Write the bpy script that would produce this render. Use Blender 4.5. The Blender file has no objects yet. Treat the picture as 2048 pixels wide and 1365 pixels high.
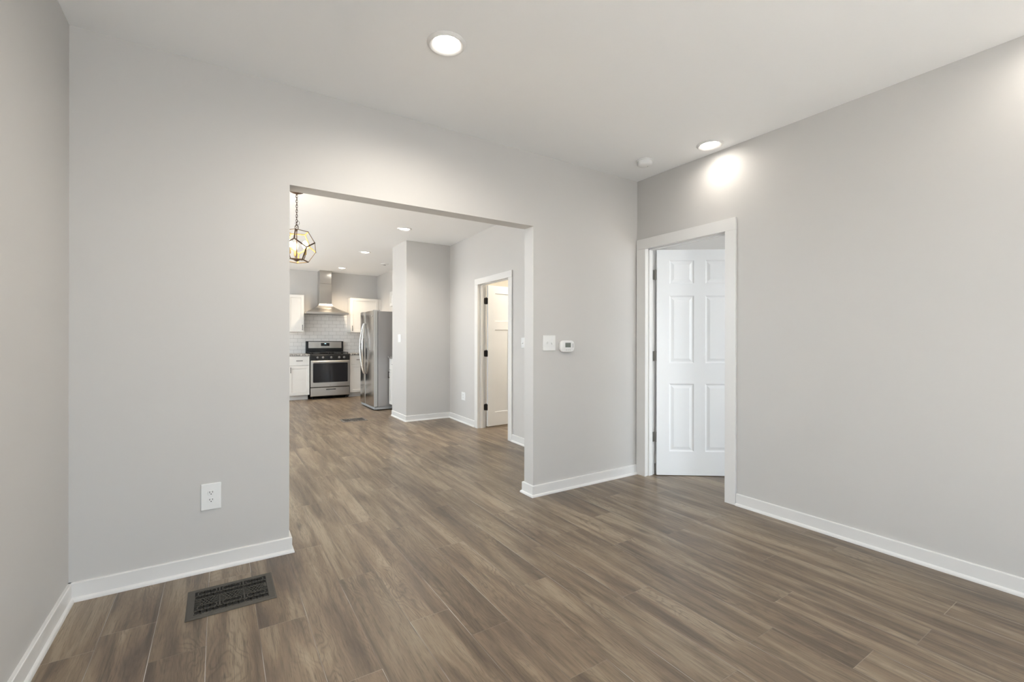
import bpy, bmesh, math, random
from mathutils import Vector, Matrix

# ------------------------------------------------------------------ camera, sky, exposure
scene = bpy.context.scene
COL = scene.collection
H_CAM, F_PX, YAW, ROLL = 1.22, 909.1, 0.5729, 0.0016
fwd = Vector((math.sin(YAW), math.cos(YAW), 0))
rt0 = Vector((math.cos(YAW), -math.sin(YAW), 0))
up0 = Vector((0, 0, 1))
rt = rt0 * math.cos(ROLL) + up0 * math.sin(ROLL)
upv = -rt0 * math.sin(ROLL) + up0 * math.cos(ROLL)
cam_data = bpy.data.cameras.new('camera')
cam_data.sensor_width = 36
cam_data.lens = F_PX / 2048 * 36
cam_data.clip_start = 0.02
cam = bpy.data.objects.new('camera', cam_data)
COL.objects.link(cam)
M = Matrix((rt, upv, -fwd)).transposed().to_4x4()
M.translation = Vector((0, 0, H_CAM))
cam.matrix_world = M
scene.camera = cam

world = bpy.data.worlds.new('daylight')
scene.world = world
world.use_nodes = True
wbg = world.node_tree.nodes['Background']
SKY, GROUND = (0.76, 0.89, 1.0), (0.88, 0.95, 1.0)      # blue-white sky above, pale glow added below the horizon to light ceilings
SKY_S, GROUND_S = 4.9, 3.8
wn, wl = world.node_tree.nodes, world.node_tree.links
wtc = wn.new('ShaderNodeTexCoord'); wsp = wn.new('ShaderNodeSeparateXYZ'); wmr = wn.new('ShaderNodeMapRange'); wmx = wn.new('ShaderNodeMix')
wmr.inputs['From Min'].default_value = -0.04; wmr.inputs['From Max'].default_value = 0.04
wmx.data_type = 'RGBA'
wmx.inputs['A'].default_value = (*[c * GROUND_S for c in GROUND], 1); wmx.inputs['B'].default_value = (*[c * SKY_S for c in SKY], 1)
wl.new(wtc.outputs['Generated'], wsp.inputs[0]); wl.new(wsp.outputs['Z'], wmr.inputs['Value'])
wl.new(wmr.outputs['Result'], wmx.inputs['Factor']); wl.new(wmx.outputs['Result'], wbg.inputs[0])
wbg.inputs[1].default_value = 1.0

scene.view_settings.view_transform = 'Standard'
scene.view_settings.look = 'None'
scene.view_settings.gamma = 1
scene.view_settings.use_curve_mapping = False
scene.view_settings.exposure = 0.53

LAMP_W = 62.0            # watts of the recessed ceiling lamps
LAMP_COL = (1.0, 0.93, 0.82)

sun_d = bpy.data.lights.new('sun', 'SUN'); sun_d.energy = 150.0; sun_d.angle = math.radians(0.6); sun_d.color = (0.86, 0.94, 1.0)
sun = bpy.data.objects.new('sun', sun_d); COL.objects.link(sun)
sun.rotation_euler = Vector((0.35, 0.33, -0.87)).to_track_quat('-Z', 'Y').to_euler()

# window openings: (portal centre, size_a, size_b, normal into the room)
def portal(name, loc, direction, sx, sy):
    d = bpy.data.lights.new(name, 'AREA')
    d.shape = 'RECTANGLE'; d.size = sx; d.size_y = sy
    d.cycles.is_portal = True
    o = bpy.data.objects.new(name, d); COL.objects.link(o)
    o.location = loc
    o.rotation_euler = Vector(direction).to_track_quat('-Z', 'Y').to_euler()

# ------------------------------------------------------------------ dimensions (metres)
XL, XR, D, T = -0.588, 3.245, 2.901, 0.123     # front room: left wall, right wall, back wall, wall thickness
OL, OR, OT = 0.343, 2.070, 2.1206              # wide opening in the back wall
H1, H2 = 2.692, 2.712                          # ceilings
YF = -1.75                                     # street wall behind the camera
WT = 0.115
XD = -1.05                                     # dining room left wall
XK, YB = 3.07, 10.50                           # kitchen right wall, kitchen end wall
TOP = 2.86
RW_A = math.atan(0.036)                        # the dining room's right wall runs a touch out of square
RW_O = (2.98, 4.66)
def zf(y):                                     # old floor rises slightly towards the kitchen
    return min(0.035, max(0.0, 0.0055 * (y - 3.0)))
def rw(x, y, z=0.0):                           # local frame of that wall -> world
    s, c = math.sin(RW_A), math.cos(RW_A)
    return Vector((RW_O[0] + x * c + y * s, RW_O[1] - x * s + y * c, z))

random.seed(4)

# ------------------------------------------------------------------ materials
def mat(name, col, rough=0.5, metal=0.0, spec=0.5, emit=None, estr=0.0, bump=None, vary=0.0):
    m = bpy.data.materials.new(name); m.use_nodes = True
    nt = m.node_tree; b = nt.nodes['Principled BSDF']
    b.inputs['Base Color'].default_value = (*col, 1)
    b.inputs['Roughness'].default_value = rough
    b.inputs['Metallic'].default_value = metal
    b.inputs['Specular IOR Level'].default_value = spec
    if emit:
        b.inputs['Emission Color'].default_value = (*emit, 1)
        b.inputs['Emission Strength'].default_value = estr
    if bump or vary:
        tc = nt.nodes.new('ShaderNodeTexCoord')
        n = nt.nodes.new('ShaderNodeTexNoise'); n.inputs['Scale'].default_value = bump[0] if bump else 3
        n.inputs['Detail'].default_value = 4
        nt.links.new(tc.outputs['Object'], n.inputs['Vector'])
        if bump:
            bp = nt.nodes.new('ShaderNodeBump'); bp.inputs['Strength'].default_value = bump[1]
            bp.inputs['Distance'].default_value = 0.002
            nt.links.new(n.outputs['Fac'], bp.inputs['Height'])
            nt.links.new(bp.outputs['Normal'], b.inputs['Normal'])
        if vary:
            n2 = nt.nodes.new('ShaderNodeTexNoise'); n2.inputs['Scale'].default_value = 2.2
            nt.links.new(tc.outputs['Object'], n2.inputs['Vector'])
            mx = nt.nodes.new('ShaderNodeMix'); mx.data_type = 'RGBA'
            mx.inputs['A'].default_value = (*[c * (1 - vary) for c in col], 1)
            mx.inputs['B'].default_value = (*[min(1, c * (1 + vary)) for c in col], 1)
            nt.links.new(n2.outputs['Fac'], mx.inputs['Factor'])
            nt.links.new(mx.outputs['Result'], b.inputs['Base Color'])
    return m

M_WALL = mat('greige_wall_paint', (0.59, 0.575, 0.557), 0.55, spec=0.25, bump=(90, 0.08), vary=0.008)
M_BATH = mat('bathroom_wall_paint', (0.66, 0.62, 0.54), 0.55, spec=0.25)
M_CEIL = mat('white_ceiling_paint', (0.885, 0.89, 0.895), 0.8, spec=0.15, bump=(70, 0.08), vary=0.006)
M_TRIM = mat('white_semigloss_trim', (0.765, 0.755, 0.74), 0.35, spec=0.45)
M_DOOR = mat('white_door_paint', (0.80, 0.805, 0.81), 0.35, spec=0.45)
M_CAB = mat('white_cabinet_paint', (0.765, 0.745, 0.71), 0.35, spec=0.45)
M_PLASTIC = mat('white_plastic', (0.82, 0.82, 0.81), 0.35, spec=0.5)
M_SLOT = mat('dark_slot', (0.02, 0.02, 0.02), 0.6)
M_GREYPL = mat('grey_plastic', (0.45, 0.45, 0.46), 0.5)
M_LCD = mat('green_grey_lcd', (0.17, 0.19, 0.165), 0.25)
M_NICKEL = mat('satin_nickel', (0.42, 0.41, 0.39), 0.4, metal=0.8)
M_BRONZE = mat('dark_bronze', (0.035, 0.03, 0.027), 0.45, metal=0.6)
M_REG = mat('cast_iron_grey_brown', (0.085, 0.077, 0.065), 0.5, metal=0.3, bump=(60, 0.25))
M_REGP = mat('pewter_grey', (0.17, 0.155, 0.14), 0.5, metal=0.3)
M_DUCT_SHADE = mat('duct_shade', (0.012, 0.011, 0.010), 0.8)  # near-black colour stands in for the shade down the duct
M_BLACK = mat('black_enamel', (0.012, 0.012, 0.013), 0.22)
M_BLACKM = mat('black_cast_iron', (0.02, 0.02, 0.02), 0.55)
M_GLASSB = mat('dark_oven_glass', (0.018, 0.018, 0.02), 0.06)
M_GREYMET = mat('grey_painted_steel', (0.36, 0.35, 0.345), 0.42, metal=0.25)
M_KNOB = mat('dark_grey_knob', (0.17, 0.165, 0.16), 0.4, metal=0.4)
M_EDGE = mat('light_grey_door_edge', (0.50, 0.50, 0.49), 0.4, metal=0.3)
M_GRILLE = mat('grey_base_grille', (0.42, 0.43, 0.44), 0.5)
M_CLOCK = mat('lit_clock_digits', (0.1, 0.2, 0.3), 0.4, emit=(0.55, 0.85, 1.0), estr=1.5)
M_LENS = mat('lit_lamp_lens', (1, 1, 1), 0.5, emit=(1.0, 0.95, 0.87), estr=14.0)
M_BULB = mat('lit_candle_bulb', (1, 1, 1), 0.4, emit=(1.0, 0.78, 0.48), estr=11.0)
M_RUST = mat('rust_brown_iron', (0.085, 0.052, 0.035), 0.5, metal=0.5, bump=(80, 0.3))
M_GOLD = mat('antique_gold', (0.50, 0.34, 0.12), 0.4, metal=0.6)
M_SILVER = mat('silver_emblem', (0.75, 0.75, 0.76), 0.25, metal=0.9)

def steel(name, axis, base=(0.55, 0.53, 0.50), rough=0.30):
    m = mat(name, base, rough, metal=1.0)
    nt = m.node_tree; b = nt.nodes['Principled BSDF']
    tc = nt.nodes.new('ShaderNodeTexCoord'); mp = nt.nodes.new('ShaderNodeMapping')
    sc = [260, 260, 260]; sc[axis] = 3
    mp.inputs['Scale'].default_value = sc
    n = nt.nodes.new('ShaderNodeTexNoise'); n.inputs['Scale'].default_value = 1; n.inputs['Detail'].default_value = 2
    mr = nt.nodes.new('ShaderNodeMapRange'); mr.inputs['To Min'].default_value = rough - 0.06; mr.inputs['To Max'].default_value = rough + 0.08
    nt.links.new(tc.outputs['Object'], mp.inputs['Vector']); nt.links.new(mp.outputs['Vector'], n.inputs['Vector'])
    nt.links.new(n.outputs['Fac'], mr.inputs['Value']); nt.links.new(mr.outputs['Result'], b.inputs['Roughness'])
    return m
M_STEELX = steel('brushed_steel_across', 0)
M_STEELZ = steel('brushed_steel_upright', 2, (0.56, 0.54, 0.51), 0.20)
M_STEELF = steel('brushed_steel_fridge', 2, (0.46, 0.43, 0.40), 0.17)

def granite():
    m = mat('grey_granite', (0.3, 0.3, 0.3), 0.25)
    nt = m.node_tree; b = nt.nodes['Principled BSDF']
    tc = nt.nodes.new('ShaderNodeTexCoord')
    n = nt.nodes.new('ShaderNodeTexNoise'); n.inputs['Scale'].default_value = 28; n.inputs['Detail'].default_value = 8
    r = nt.nodes.new('ShaderNodeValToRGB')
    r.color_ramp.elements[0].position = 0.35; r.color_ramp.elements[0].color = (0.05, 0.045, 0.04, 1)
    r.color_ramp.elements[1].position = 0.65; r.color_ramp.elements[1].color = (0.55, 0.52, 0.49, 1)
    nt.links.new(tc.outputs['Object'], n.inputs['Vector']); nt.links.new(n.outputs['Fac'], r.inputs['Fac'])
    nt.links.new(r.outputs['Color'], b.inputs['Base Color'])
    return m
M_GRANITE = granite()

def subway():
    m = mat('white_subway_tile', (0.8, 0.8, 0.8), 0.2, spec=0.5)
    nt = m.node_tree; b = nt.nodes['Principled BSDF']
    tc = nt.nodes.new('ShaderNodeTexCoord'); sp = nt.nodes.new('ShaderNodeSeparateXYZ'); cb = nt.nodes.new('ShaderNodeCombineXYZ')
    nt.links.new(tc.outputs['Object'], sp.inputs[0])
    nt.links.new(sp.outputs['X'], cb.inputs['X']); nt.links.new(sp.outputs['Z'], cb.inputs['Y'])
    br = nt.nodes.new('ShaderNodeTexBrick')
    br.inputs['Scale'].default_value = 1; br.inputs['Brick Width'].default_value = 0.155; br.inputs['Row Height'].default_value = 0.079
    br.inputs['Mortar Size'].default_value = 0.0028; br.inputs['Mortar Smooth'].default_value = 0.3
    br.inputs['Color1'].default_value = (0.82, 0.80, 0.775, 1); br.inputs['Color2'].default_value = (0.77, 0.75, 0.725, 1)
    br.inputs['Mortar'].default_value = (0.50, 0.48, 0.46, 1)
    nt.links.new(cb.outputs[0], br.inputs['Vector'])
    nt.links.new(br.outputs['Color'], b.inputs['Base Color'])
    bp = nt.nodes.new('ShaderNodeBump'); bp.inputs['Strength'].default_value = 0.6; bp.inputs['Distance'].default_value = 0.002; bp.invert = True
    nt.links.new(br.outputs['Fac'], bp.inputs['Height']); nt.links.new(bp.outputs['Normal'], b.inputs['Normal'])
    return m
M_TILE = subway()

PW, PO, PL = 0.1845, -0.225, 1.22              # plank width, first seam, plank length
def plank_material():
    m = bpy.data.materials.new('grey_brown_oak_planks'); m.use_nodes = True
    nt = m.node_tree; N = nt.nodes; L = nt.links; b = N['Principled BSDF']
    def math_(op, a, bb=None, clamp=False):
        n = N.new('ShaderNodeMath'); n.operation = op; n.use_clamp = clamp
        for i, v in enumerate((a, bb)):
            if v is None: continue
            if isinstance(v, (int, float)): n.inputs[i].default_value = v
            else: L.new(v, n.inputs[i])
        return n.outputs[0]
    def comb(x, y, z):
        n = N.new('ShaderNodeCombineXYZ')
        for i, v in enumerate((x, y, z)):
            if isinstance(v, (int, float)): n.inputs[i].default_value = v
            else: L.new(v, n.inputs[i])
        return n.outputs[0]
    def noise(vec, scale, detail=4, rough=0.5, dist=0.0):
        n = N.new('ShaderNodeTexNoise'); L.new(vec, n.inputs['Vector'])
        n.inputs['Scale'].default_value = scale; n.inputs['Detail'].default_value = detail
        n.inputs['Roughness'].default_value = rough; n.inputs['Distortion'].default_value = dist
        return n.outputs['Fac']
    def ramp(f, stops):
        n = N.new('ShaderNodeValToRGB'); L.new(f, n.inputs['Fac'])
        e = n.color_ramp.elements
        while len(e) < len(stops): e.new(0.5)
        for el, (p, c) in zip(e, stops): el.position = p; el.color = (*c, 1)
        return n.outputs['Color']
    def mix(fac, a, bb, mode='MIX'):
        n = N.new('ShaderNodeMix'); n.data_type = 'RGBA'; n.blend_type = mode
        for s, v in (('Factor', fac), ('A', a), ('B', bb)):
            if isinstance(v, (int, float)): n.inputs[s].default_value = v
            elif isinstance(v, tuple): n.inputs[s].default_value = (*v, 1)
            else: L.new(v, n.inputs[s])
        return n.outputs['Result']
    uvn = N.new('ShaderNodeUVMap'); uvn.uv_map = 'plank_uv'
    s = N.new('ShaderNodeSeparateXYZ'); L.new(uvn.outputs[0], s.inputs[0]); u, v = s.outputs['X'], s.outputs['Y']
    at = N.new('ShaderNodeAttribute'); at.attribute_name = 'plank'
    sc = N.new('ShaderNodeSeparateColor'); L.new(at.outputs['Color'], sc.inputs[0])
    r1, r2, r3, ln = sc.outputs[0], sc.outputs[1], sc.outputs[2], at.outputs['Alpha']
    ids = math_('MULTIPLY', r1, 73.0)
    # broad smoky bands along the plank
    broad = noise(comb(math_('MULTIPLY', u, 7.0), math_('MULTIPLY', v, 0.85), ids), 1.6, 4, 0.55, 0.6)
    # cathedral grain
    warp = noise(comb(math_('MULTIPLY', u, 6.0), math_('MULTIPLY', v, 1.7), math_('ADD', ids, 11)), 1.0, 3, 0.5, 0.3)
    ph = math_('ADD', math_('MULTIPLY', u, 330.0), math_('MULTIPLY', warp, 120.0))
    rings = math_('ADD', math_('MULTIPLY', math_('SINE', ph), 0.5), 0.5)
    rings = math_('POWER', rings, 3.0)
    ringmask = noise(comb(math_('MULTIPLY', u, 9.0), math_('MULTIPLY', v, 1.1), math_('ADD', ids, 31)), 1.0, 2)
    ringmask = math_('MULTIPLY', math_('SUBTRACT', ringmask, 0.36, True), 2.4, True)
    # fine pores
    pores = noise(comb(math_('MULTIPLY', u, 420.0), math_('MULTIPLY', v, 11.0), ids), 1.0, 3, 0.65, 0.25)
    streak = noise(comb(math_('MULTIPLY', u, 45.0), math_('MULTIPLY', v, 1.6), math_('ADD', ids, 5)), 1.0, 4, 0.65, 0.4)
    base = ramp(broad, [(0.30, (0.070, 0.046, 0.032)), (0.41, (0.170, 0.122, 0.084)), (0.52, (0.280, 0.212, 0.147)), (0.64, (0.440, 0.362, 0.272))])
    base = mix(math_('MULTIPLY', streak, 0.50), base, (0.345, 0.265, 0.200))
    dk = math_('MULTIPLY', math_('MULTIPLY', rings, ringmask), 0.55)
    base = mix(dk, base, (0.080, 0.055, 0.038))
    pk = math_('MULTIPLY', math_('SUBTRACT', pores, 0.55, True), 10.0, True)
    base = mix(math_('MULTIPLY', pk, math_('ADD', math_('MULTIPLY', ringmask, 0.40), 0.48)), base, (0.075, 0.052, 0.036))
    sk = math_('MULTIPLY', math_('SUBTRACT', 0.48, streak, True), 4.2, True)
    base = mix(math_('MULTIPLY', sk, 0.75), base, (0.070, 0.049, 0.035))
    # knots
    vo = N.new('ShaderNodeTexVoronoi'); vo.inputs['Scale'].default_value = 1.0
    L.new(comb(math_('MULTIPLY', u, 5.4), math_('MULTIPLY', v, 1.45), ids), vo.inputs['Vector'])
    kn = math_('MULTIPLY', math_('SUBTRACT', 0.15, vo.outputs['Distance'], True), 7.0, True)
    kn = math_('MULTIPLY', kn, math_('GREATER_THAN', r3, 0.35))
    base = mix(math_('MULTIPLY', kn, 0.75), base, (0.055, 0.040, 0.030))
    # plank-to-plank tint
    tint = math_('ADD', math_('MULTIPLY', r2, 0.14), 0.635)
    base = mix(1.0, base, comb(tint, math_('MULTIPLY', tint, 0.955), math_('ADD', math_('MULTIPLY', r2, 0.13), 0.545)), 'MULTIPLY')
    # seams
    du = math_('MINIMUM', u, math_('SUBTRACT', PW, u))
    dv = math_('MINIMUM', v, math_('SUBTRACT', ln, v))
    sm_u = math_('MULTIPLY', math_('SUBTRACT', 0.0016, du, True), 1100.0, True)
    sm_v = math_('MULTIPLY', math_('SUBTRACT', 0.0018, dv, True), 900.0, True)
    wn = noise(comb(math_('MULTIPLY', r1, 90.0), math_('MULTIPLY', v, 1.3), math_('MULTIPLY', r3, 40.0)), 1.0, 2)
    lightseam = math_('MULTIPLY', math_('SUBTRACT', wn, 0.54, True), 8.0, True)
    seamcol = mix(lightseam, (0.13, 0.105, 0.085), (0.66, 0.63, 0.60))
    base = mix(math_('MULTIPLY', sm_u, 0.85), base, seamcol)
    base = mix(math_('MULTIPLY', sm_v, 0.6), base, mix(r2, (0.11, 0.085, 0.065), (0.40, 0.34, 0.26)))
    L.new(base, b.inputs['Base Color'])
    rg = math_('ADD', math_('MULTIPLY', pores, 0.14), 0.27)
    L.new(rg, b.inputs['Roughness'])
    b.inputs['Specular IOR Level'].default_value = 0.72
    hgt = math_('SUBTRACT', math_('MULTIPLY', pores, -0.35), math_('MAXIMUM', sm_u, sm_v))
    bp = N.new('ShaderNodeBump'); bp.inputs['Strength'].default_value = 0.22; bp.inputs['Distance'].default_value = 0.001
    L.new(hgt, bp.inputs['Height']); L.new(bp.outputs['Normal'], b.inputs['Normal'])
    return m
M_PLANK = plank_material()

# ------------------------------------------------------------------ mesh helpers
class MB:
    def __init__(self): self.bm = bmesh.new()
    def face(self, pts):
        return self.bm.faces.new([self.bm.verts.new(p) for p in pts])
    def box(self, x0, x1, y0, y1, z0, z1, f=None):
        P = [(x, y, z) for x in (x0, x1) for y in (y0, y1) for z in (z0, z1)]
        if f: P = [f(*p) for p in P]
        v = [self.bm.verts.new(p) for p in P]
        for q in ((0, 1, 3, 2), (4, 6, 7, 5), (0, 4, 5, 1), (2, 3, 7, 6), (0, 2, 6, 4), (1, 5, 7, 3)):
            self.bm.faces.new([v[i] for i in q])
        return self
    def loft(self, loops, cap=True, closed=True):
        R = [[self.bm.verts.new(p) for p in l] for l in loops]
        n = len(R[0])
        for a, b in zip(R, R[1:]):
            for i in range(n if closed else n - 1):
                j = (i + 1) % n
                self.bm.faces.new((a[i], a[j], b[j], b[i]))
        if cap:
            self.bm.faces.new(R[0][::-1]); self.bm.faces.new(R[-1])
        return self
    def lathe(self, prof, c=(0, 0, 0), n=32, cap=True):      # prof: (radius, z)
        loops = [[(c[0] + max(r, 1e-4) * math.cos(2 * math.pi * i / n), c[1] + max(r, 1e-4) * math.sin(2 * math.pi * i / n), c[2] + z) for i in range(n)] for r, z in prof]
        return self.loft(loops, cap)
    def tube(self, pts, r, n=10, cap=True, r2=None):
        pts = [Vector(p) for p in pts]; loops = []
        ref = None
        for i, p in enumerate(pts):
            d = (pts[min(i + 1, len(pts) - 1)] - pts[max(i - 1, 0)]).normalized()
            if ref is None: ref = d.orthogonal().normalized()
            ref = (ref - d * ref.dot(d)).normalized()
            bn = d.cross(ref)
            loops.append([p + ref * r * math.cos(2 * math.pi * k / n) + bn * (r2 or r) * math.sin(2 * math.pi * k / n) for k in range(n)])
        return self.loft(loops, cap)
    def torus(self, c, R, r, ax='z', sq=1.0, n=20, k=8):
        V = []
        for i in range(n):
            a = 2 * math.pi * i / n; ring = []
            for j in range(k):
                t = 2 * math.pi * j / k
                q = ((R + r * math.cos(t)) * math.cos(a), (R + r * math.cos(t)) * math.sin(a) * sq, r * math.sin(t))
                if ax == 'x': q = (q[2], q[0], q[1])
                elif ax == 'y': q = (q[0], q[2], q[1])
                ring.append(self.bm.verts.new((c[0] + q[0], c[1] + q[1], c[2] + q[2])))
            V.append(ring)
        for i in range(n):
            for j in range(k):
                self.bm.faces.new((V[i][j], V[(i + 1) % n][j], V[(i + 1) % n][(j + 1) % k], V[i][(j + 1) % k]))
        return self
    def prism(self, poly, y0, y1):                            # poly in (x, z), extruded along y
        return self.loft([[(x, y0, z) for x, z in poly], [(x, y1, z) for x, z in poly]])
    def bar(self, a, b, w, h, out):                           # flat strip from a to b, broad side facing `out`
        a, b, out = Vector(a), Vector(b), Vector(out).normalized()
        d = (b - a).normalized(); s = d.cross(out).normalized(); out = s.cross(d)
        return self.loft([[p + s * w / 2 + out * h / 2, p - s * w / 2 + out * h / 2, p - s * w / 2 - out * h / 2, p + s * w / 2 - out * h / 2] for p in (a, b)])
    def build(self, name, m, parent=None, bevel=0.0, smooth=False, seg=2):
        bmesh.ops.recalc_face_normals(self.bm, faces=self.bm.faces)
        me = bpy.data.meshes.new(name); self.bm.to_mesh(me); self.bm.free()
        me.materials.append(m)
        o = bpy.data.objects.new(name, me); COL.objects.link(o)
        if parent is not None: o.parent = parent
        if smooth:
            for p in me.polygons: p.use_smooth = True
            md = o.modifiers.new('edges', 'EDGE_SPLIT'); md.split_angle = math.radians(40)
        if bevel:
            md = o.modifiers.new('bevel', 'BEVEL'); md.width = bevel; md.segments = seg; md.limit_method = 'ANGLE'
            md.angle_limit = math.radians(40)
        return o

def struct(o):
    o['kind'] = 'structure'; return o
def thing(name, label, cat, loc=(0, 0, 0), rz=0.0, group=None):
    o = bpy.data.objects.new(name, None); COL.objects.link(o)
    o.location = loc; o.rotation_euler = (0, 0, rz); o.empty_display_size = 0.05
    o['label'] = label; o['category'] = cat
    if group: o['group'] = group
    return o
def tag(o, label, cat, group=None):
    o['label'] = label; o['category'] = cat
    if group: o['group'] = group
    return o
def copy_tree(o, parent=None):
    c = o.copy(); COL.objects.link(c)
    if parent is not None: c.parent = parent
    for ch in [x for x in bpy.data.objects if x.parent == o]:
        copy_tree(ch, c)
    return c

def sweep(mb, path, prof, side=1):
    """profile (offset from the wall, z) swept along a floor-plan polyline with mitred corners"""
    P = [Vector(p) for p in path]; loops = []
    for i, p in enumerate(P):
        ds = []
        if i > 0: ds.append((P[i] - P[i - 1]).normalized())
        if i < len(P) - 1: ds.append((P[i + 1] - P[i]).normalized())
        ns = [Vector((-d.y, d.x)) * side for d in ds]
        m = ns[0] if len(ns) == 1 else (ns[0] + ns[1]) / (1 + ns[0].dot(ns[1]))
        loops.append([(p.x + m.x * d, p.y + m.y * d, z + zf(p.y)) for d, z in prof])
    return mb.loft(loops)
BASE = [(0, -0.006), (0.0255, -0.006), (0.0255, 0.006), (0.0235, 0.013), (0.0195, 0.0175), (0.014, 0.0195), (0.014, 0.084), (0.011, 0.087), (0, 0.087)]

def paneled(mb, w, h, t, panels, prof, x0=0.0, z0=0.0, y0=0.0, both=True):
    """slab x0..x0+w, y0..y0+t with panels (xa, xb, za, zb); front face at y0; prof: nested (inset, depth)"""
    xs = sorted({0, w, *[p[0] for p in panels], *[p[1] for p in panels]})
    zs = sorted({0, h, *[p[2] for p in panels], *[p[3] for p in panels]})
    for yy, s in ((y0, 1), (y0 + t, -1)):
        for xa, xb in zip(xs, xs[1:]):
            for za, zb in zip(zs, zs[1:]):
                cx, cz = (xa + xb) / 2, (za + zb) / 2
                inp = [p for p in panels if p[0] < cx < p[1] and p[2] < cz < p[3]]
                if not inp or (s < 0 and not both):
                    mb.face([(x0 + x, yy, z0 + z) for x, z in ((xa, za), (xb, za), (xb, zb), (xa, zb))])
        if s < 0 and not both: continue
        for xa, xb, za, zb in panels:
            rings = [[(x0 + xa + i, yy + s * d, z0 + za + i), (x0 + xb - i, yy + s * d, z0 + za + i),
                      (x0 + xb - i, yy + s * d, z0 + zb - i), (x0 + xa + i, yy + s * d, z0 + zb - i)] for i, d in prof]
            V = [[mb.bm.verts.new(p) for p in r] for r in rings]
            for a, b in zip(V, V[1:]):
                for i in range(4): mb.bm.faces.new((a[i], a[(i + 1) % 4], b[(i + 1) % 4], b[i]))
            mb.bm.faces.new(V[-1])
    P = [(x0, y0, z0), (x0 + w, y0, z0), (x0 + w, y0, z0 + h), (x0, y0, z0 + h)]
    Q = [(x, y0 + t, z) for x, _, z in P]
    for i in range(4):
        j = (i + 1) % 4
        mb.face([P[i], P[j], Q[j], Q[i]])
    bmesh.ops.remove_doubles(mb.bm, verts=mb.bm.verts, dist=1e-5)
    return mb
SHAKER = [(0, 0), (0.0015, 0.008), (0.003, 0.008)]
RAISED = [(0, 0), (0.004, 0.0035), (0.010, 0.007), (0.016, 0.0075), (0.022, 0.0065), (0.040, 0.0015), (0.042, 0.0012)]

# ------------------------------------------------------------------ setting: floor
def build_floor():
    bm = bmesh.new(); uvl = bm.loops.layers.uv.new('plank_uv'); cl = bm.loops.layers.float_color.new('plank')
    phase = {-1: 2.489, 2: 2.189, 3: 2.90, 4: 2.42, 5: 1.893, 6: 1.672, 7: 1.264, 8: 1.877, 9: 2.183, 11: 1.024,
             12: 0.734, 13: 1.12, 14: 0.655, 15: 1.368, 16: 0.66, 17: 1.219, 18: 1.43}
    y0, y1 = YF - 0.05, YB + 0.05
    rnd = random.Random(11)
    for c in range(-5, 34):
        xa = PO + c * PW; xb = xa + PW
        ph = phase.get(c, rnd.uniform(0, PL)) % PL
        k = math.floor((y0 - ph) / PL)
        while True:
            ya, yb = ph + k * PL, ph + (k + 1) * PL; k += 1
            if ya >= y1: break
            r = (rnd.random(), rnd.random(), rnd.random(), yb - ya)
            if c in (3, 13) and 2.0 < yb < 2.6: r = (r[0], 0.15, r[2], r[3])
            cuts = sorted({max(ya, y0), min(yb, y1), *[t for t in (3.0, 3.0 + 0.035 / 0.0055) if max(ya, y0) < t < min(yb, y1)]})
            for p, q in zip(cuts, cuts[1:]):
                f = bm.faces.new([bm.verts.new((x, y, zf(y))) for x, y in ((xa, p), (xb, p), (xb, q), (xa, q))])
                for lp in f.loops:
                    co = lp.vert.co
                    lp[uvl].uv = (co.x - xa, co.y - ya); lp[cl] = r
    # slab edge and underside
    X0, X1 = PO - 5 * PW, PO + 34 * PW
    bm.faces.new([bm.verts.new(p) for p in ((X0, y0, -0.12), (X0, y1, -0.12), (X1, y1, -0.12), (X1, y0, -0.12))])
    me = bpy.data.meshes.new('floor'); bm.to_mesh(me); bm.free(); me.materials.append(M_PLANK)
    o = bpy.data.objects.new('floor', me); COL.objects.link(o); return struct(o)
build_floor()

# ------------------------------------------------------------------ setting: ceiling and walls
XB, YBD = 6.0, 3.04                            # bedroom far wall, bedroom back wall
struct(MB().box(XD - WT, XB + WT, YF - WT, D + T / 2, H1, TOP).box(XD - WT, XB + WT, D + T / 2, YB + WT, H2, TOP).build('ceiling', M_CEIL))

def wall_y(name, x0, x1, ya, yb, holes, m=M_WALL, top=H1 + 0.01):
    """wall along x between ya..yb thick, with rectangular holes (xa, xb, za, zb)"""
    mb = MB(); xs = sorted({x0, x1, *[h[0] for h in holes], *[h[1] for h in holes]})
    for a, b in zip(xs, xs[1:]):
        hs = [h for h in holes if h[0] <= a and b <= h[1]]
        if not hs: mb.box(a, b, ya, yb, -0.05, top)
        else:
            h = hs[0]
            if h[2] > 0: mb.box(a, b, ya, yb, -0.05, h[2])
            mb.box(a, b, ya, yb, h[3], top)
    return struct(mb.build(name, m))
def wall_x(name, xa, xb, y0, y1, holes, m=M_WALL, top=H1 + 0.01, f=None):
    mb = MB(); ys = sorted({y0, y1, *[h[0] for h in holes], *[h[1] for h in holes]})
    for a, b in zip(ys, ys[1:]):
        hs = [h for h in holes if h[0] <= a and b <= h[1]]
        if not hs: mb.box(xa, xb, a, b, -0.05, top, f)
        else:
            h = hs[0]
            if h[2] > 0: mb.box(xa, xb, a, b, -0.05, h[2], f)
            mb.box(xa, xb, a, b, h[3], top, f)
    return struct(mb.build(name, m))

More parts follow.
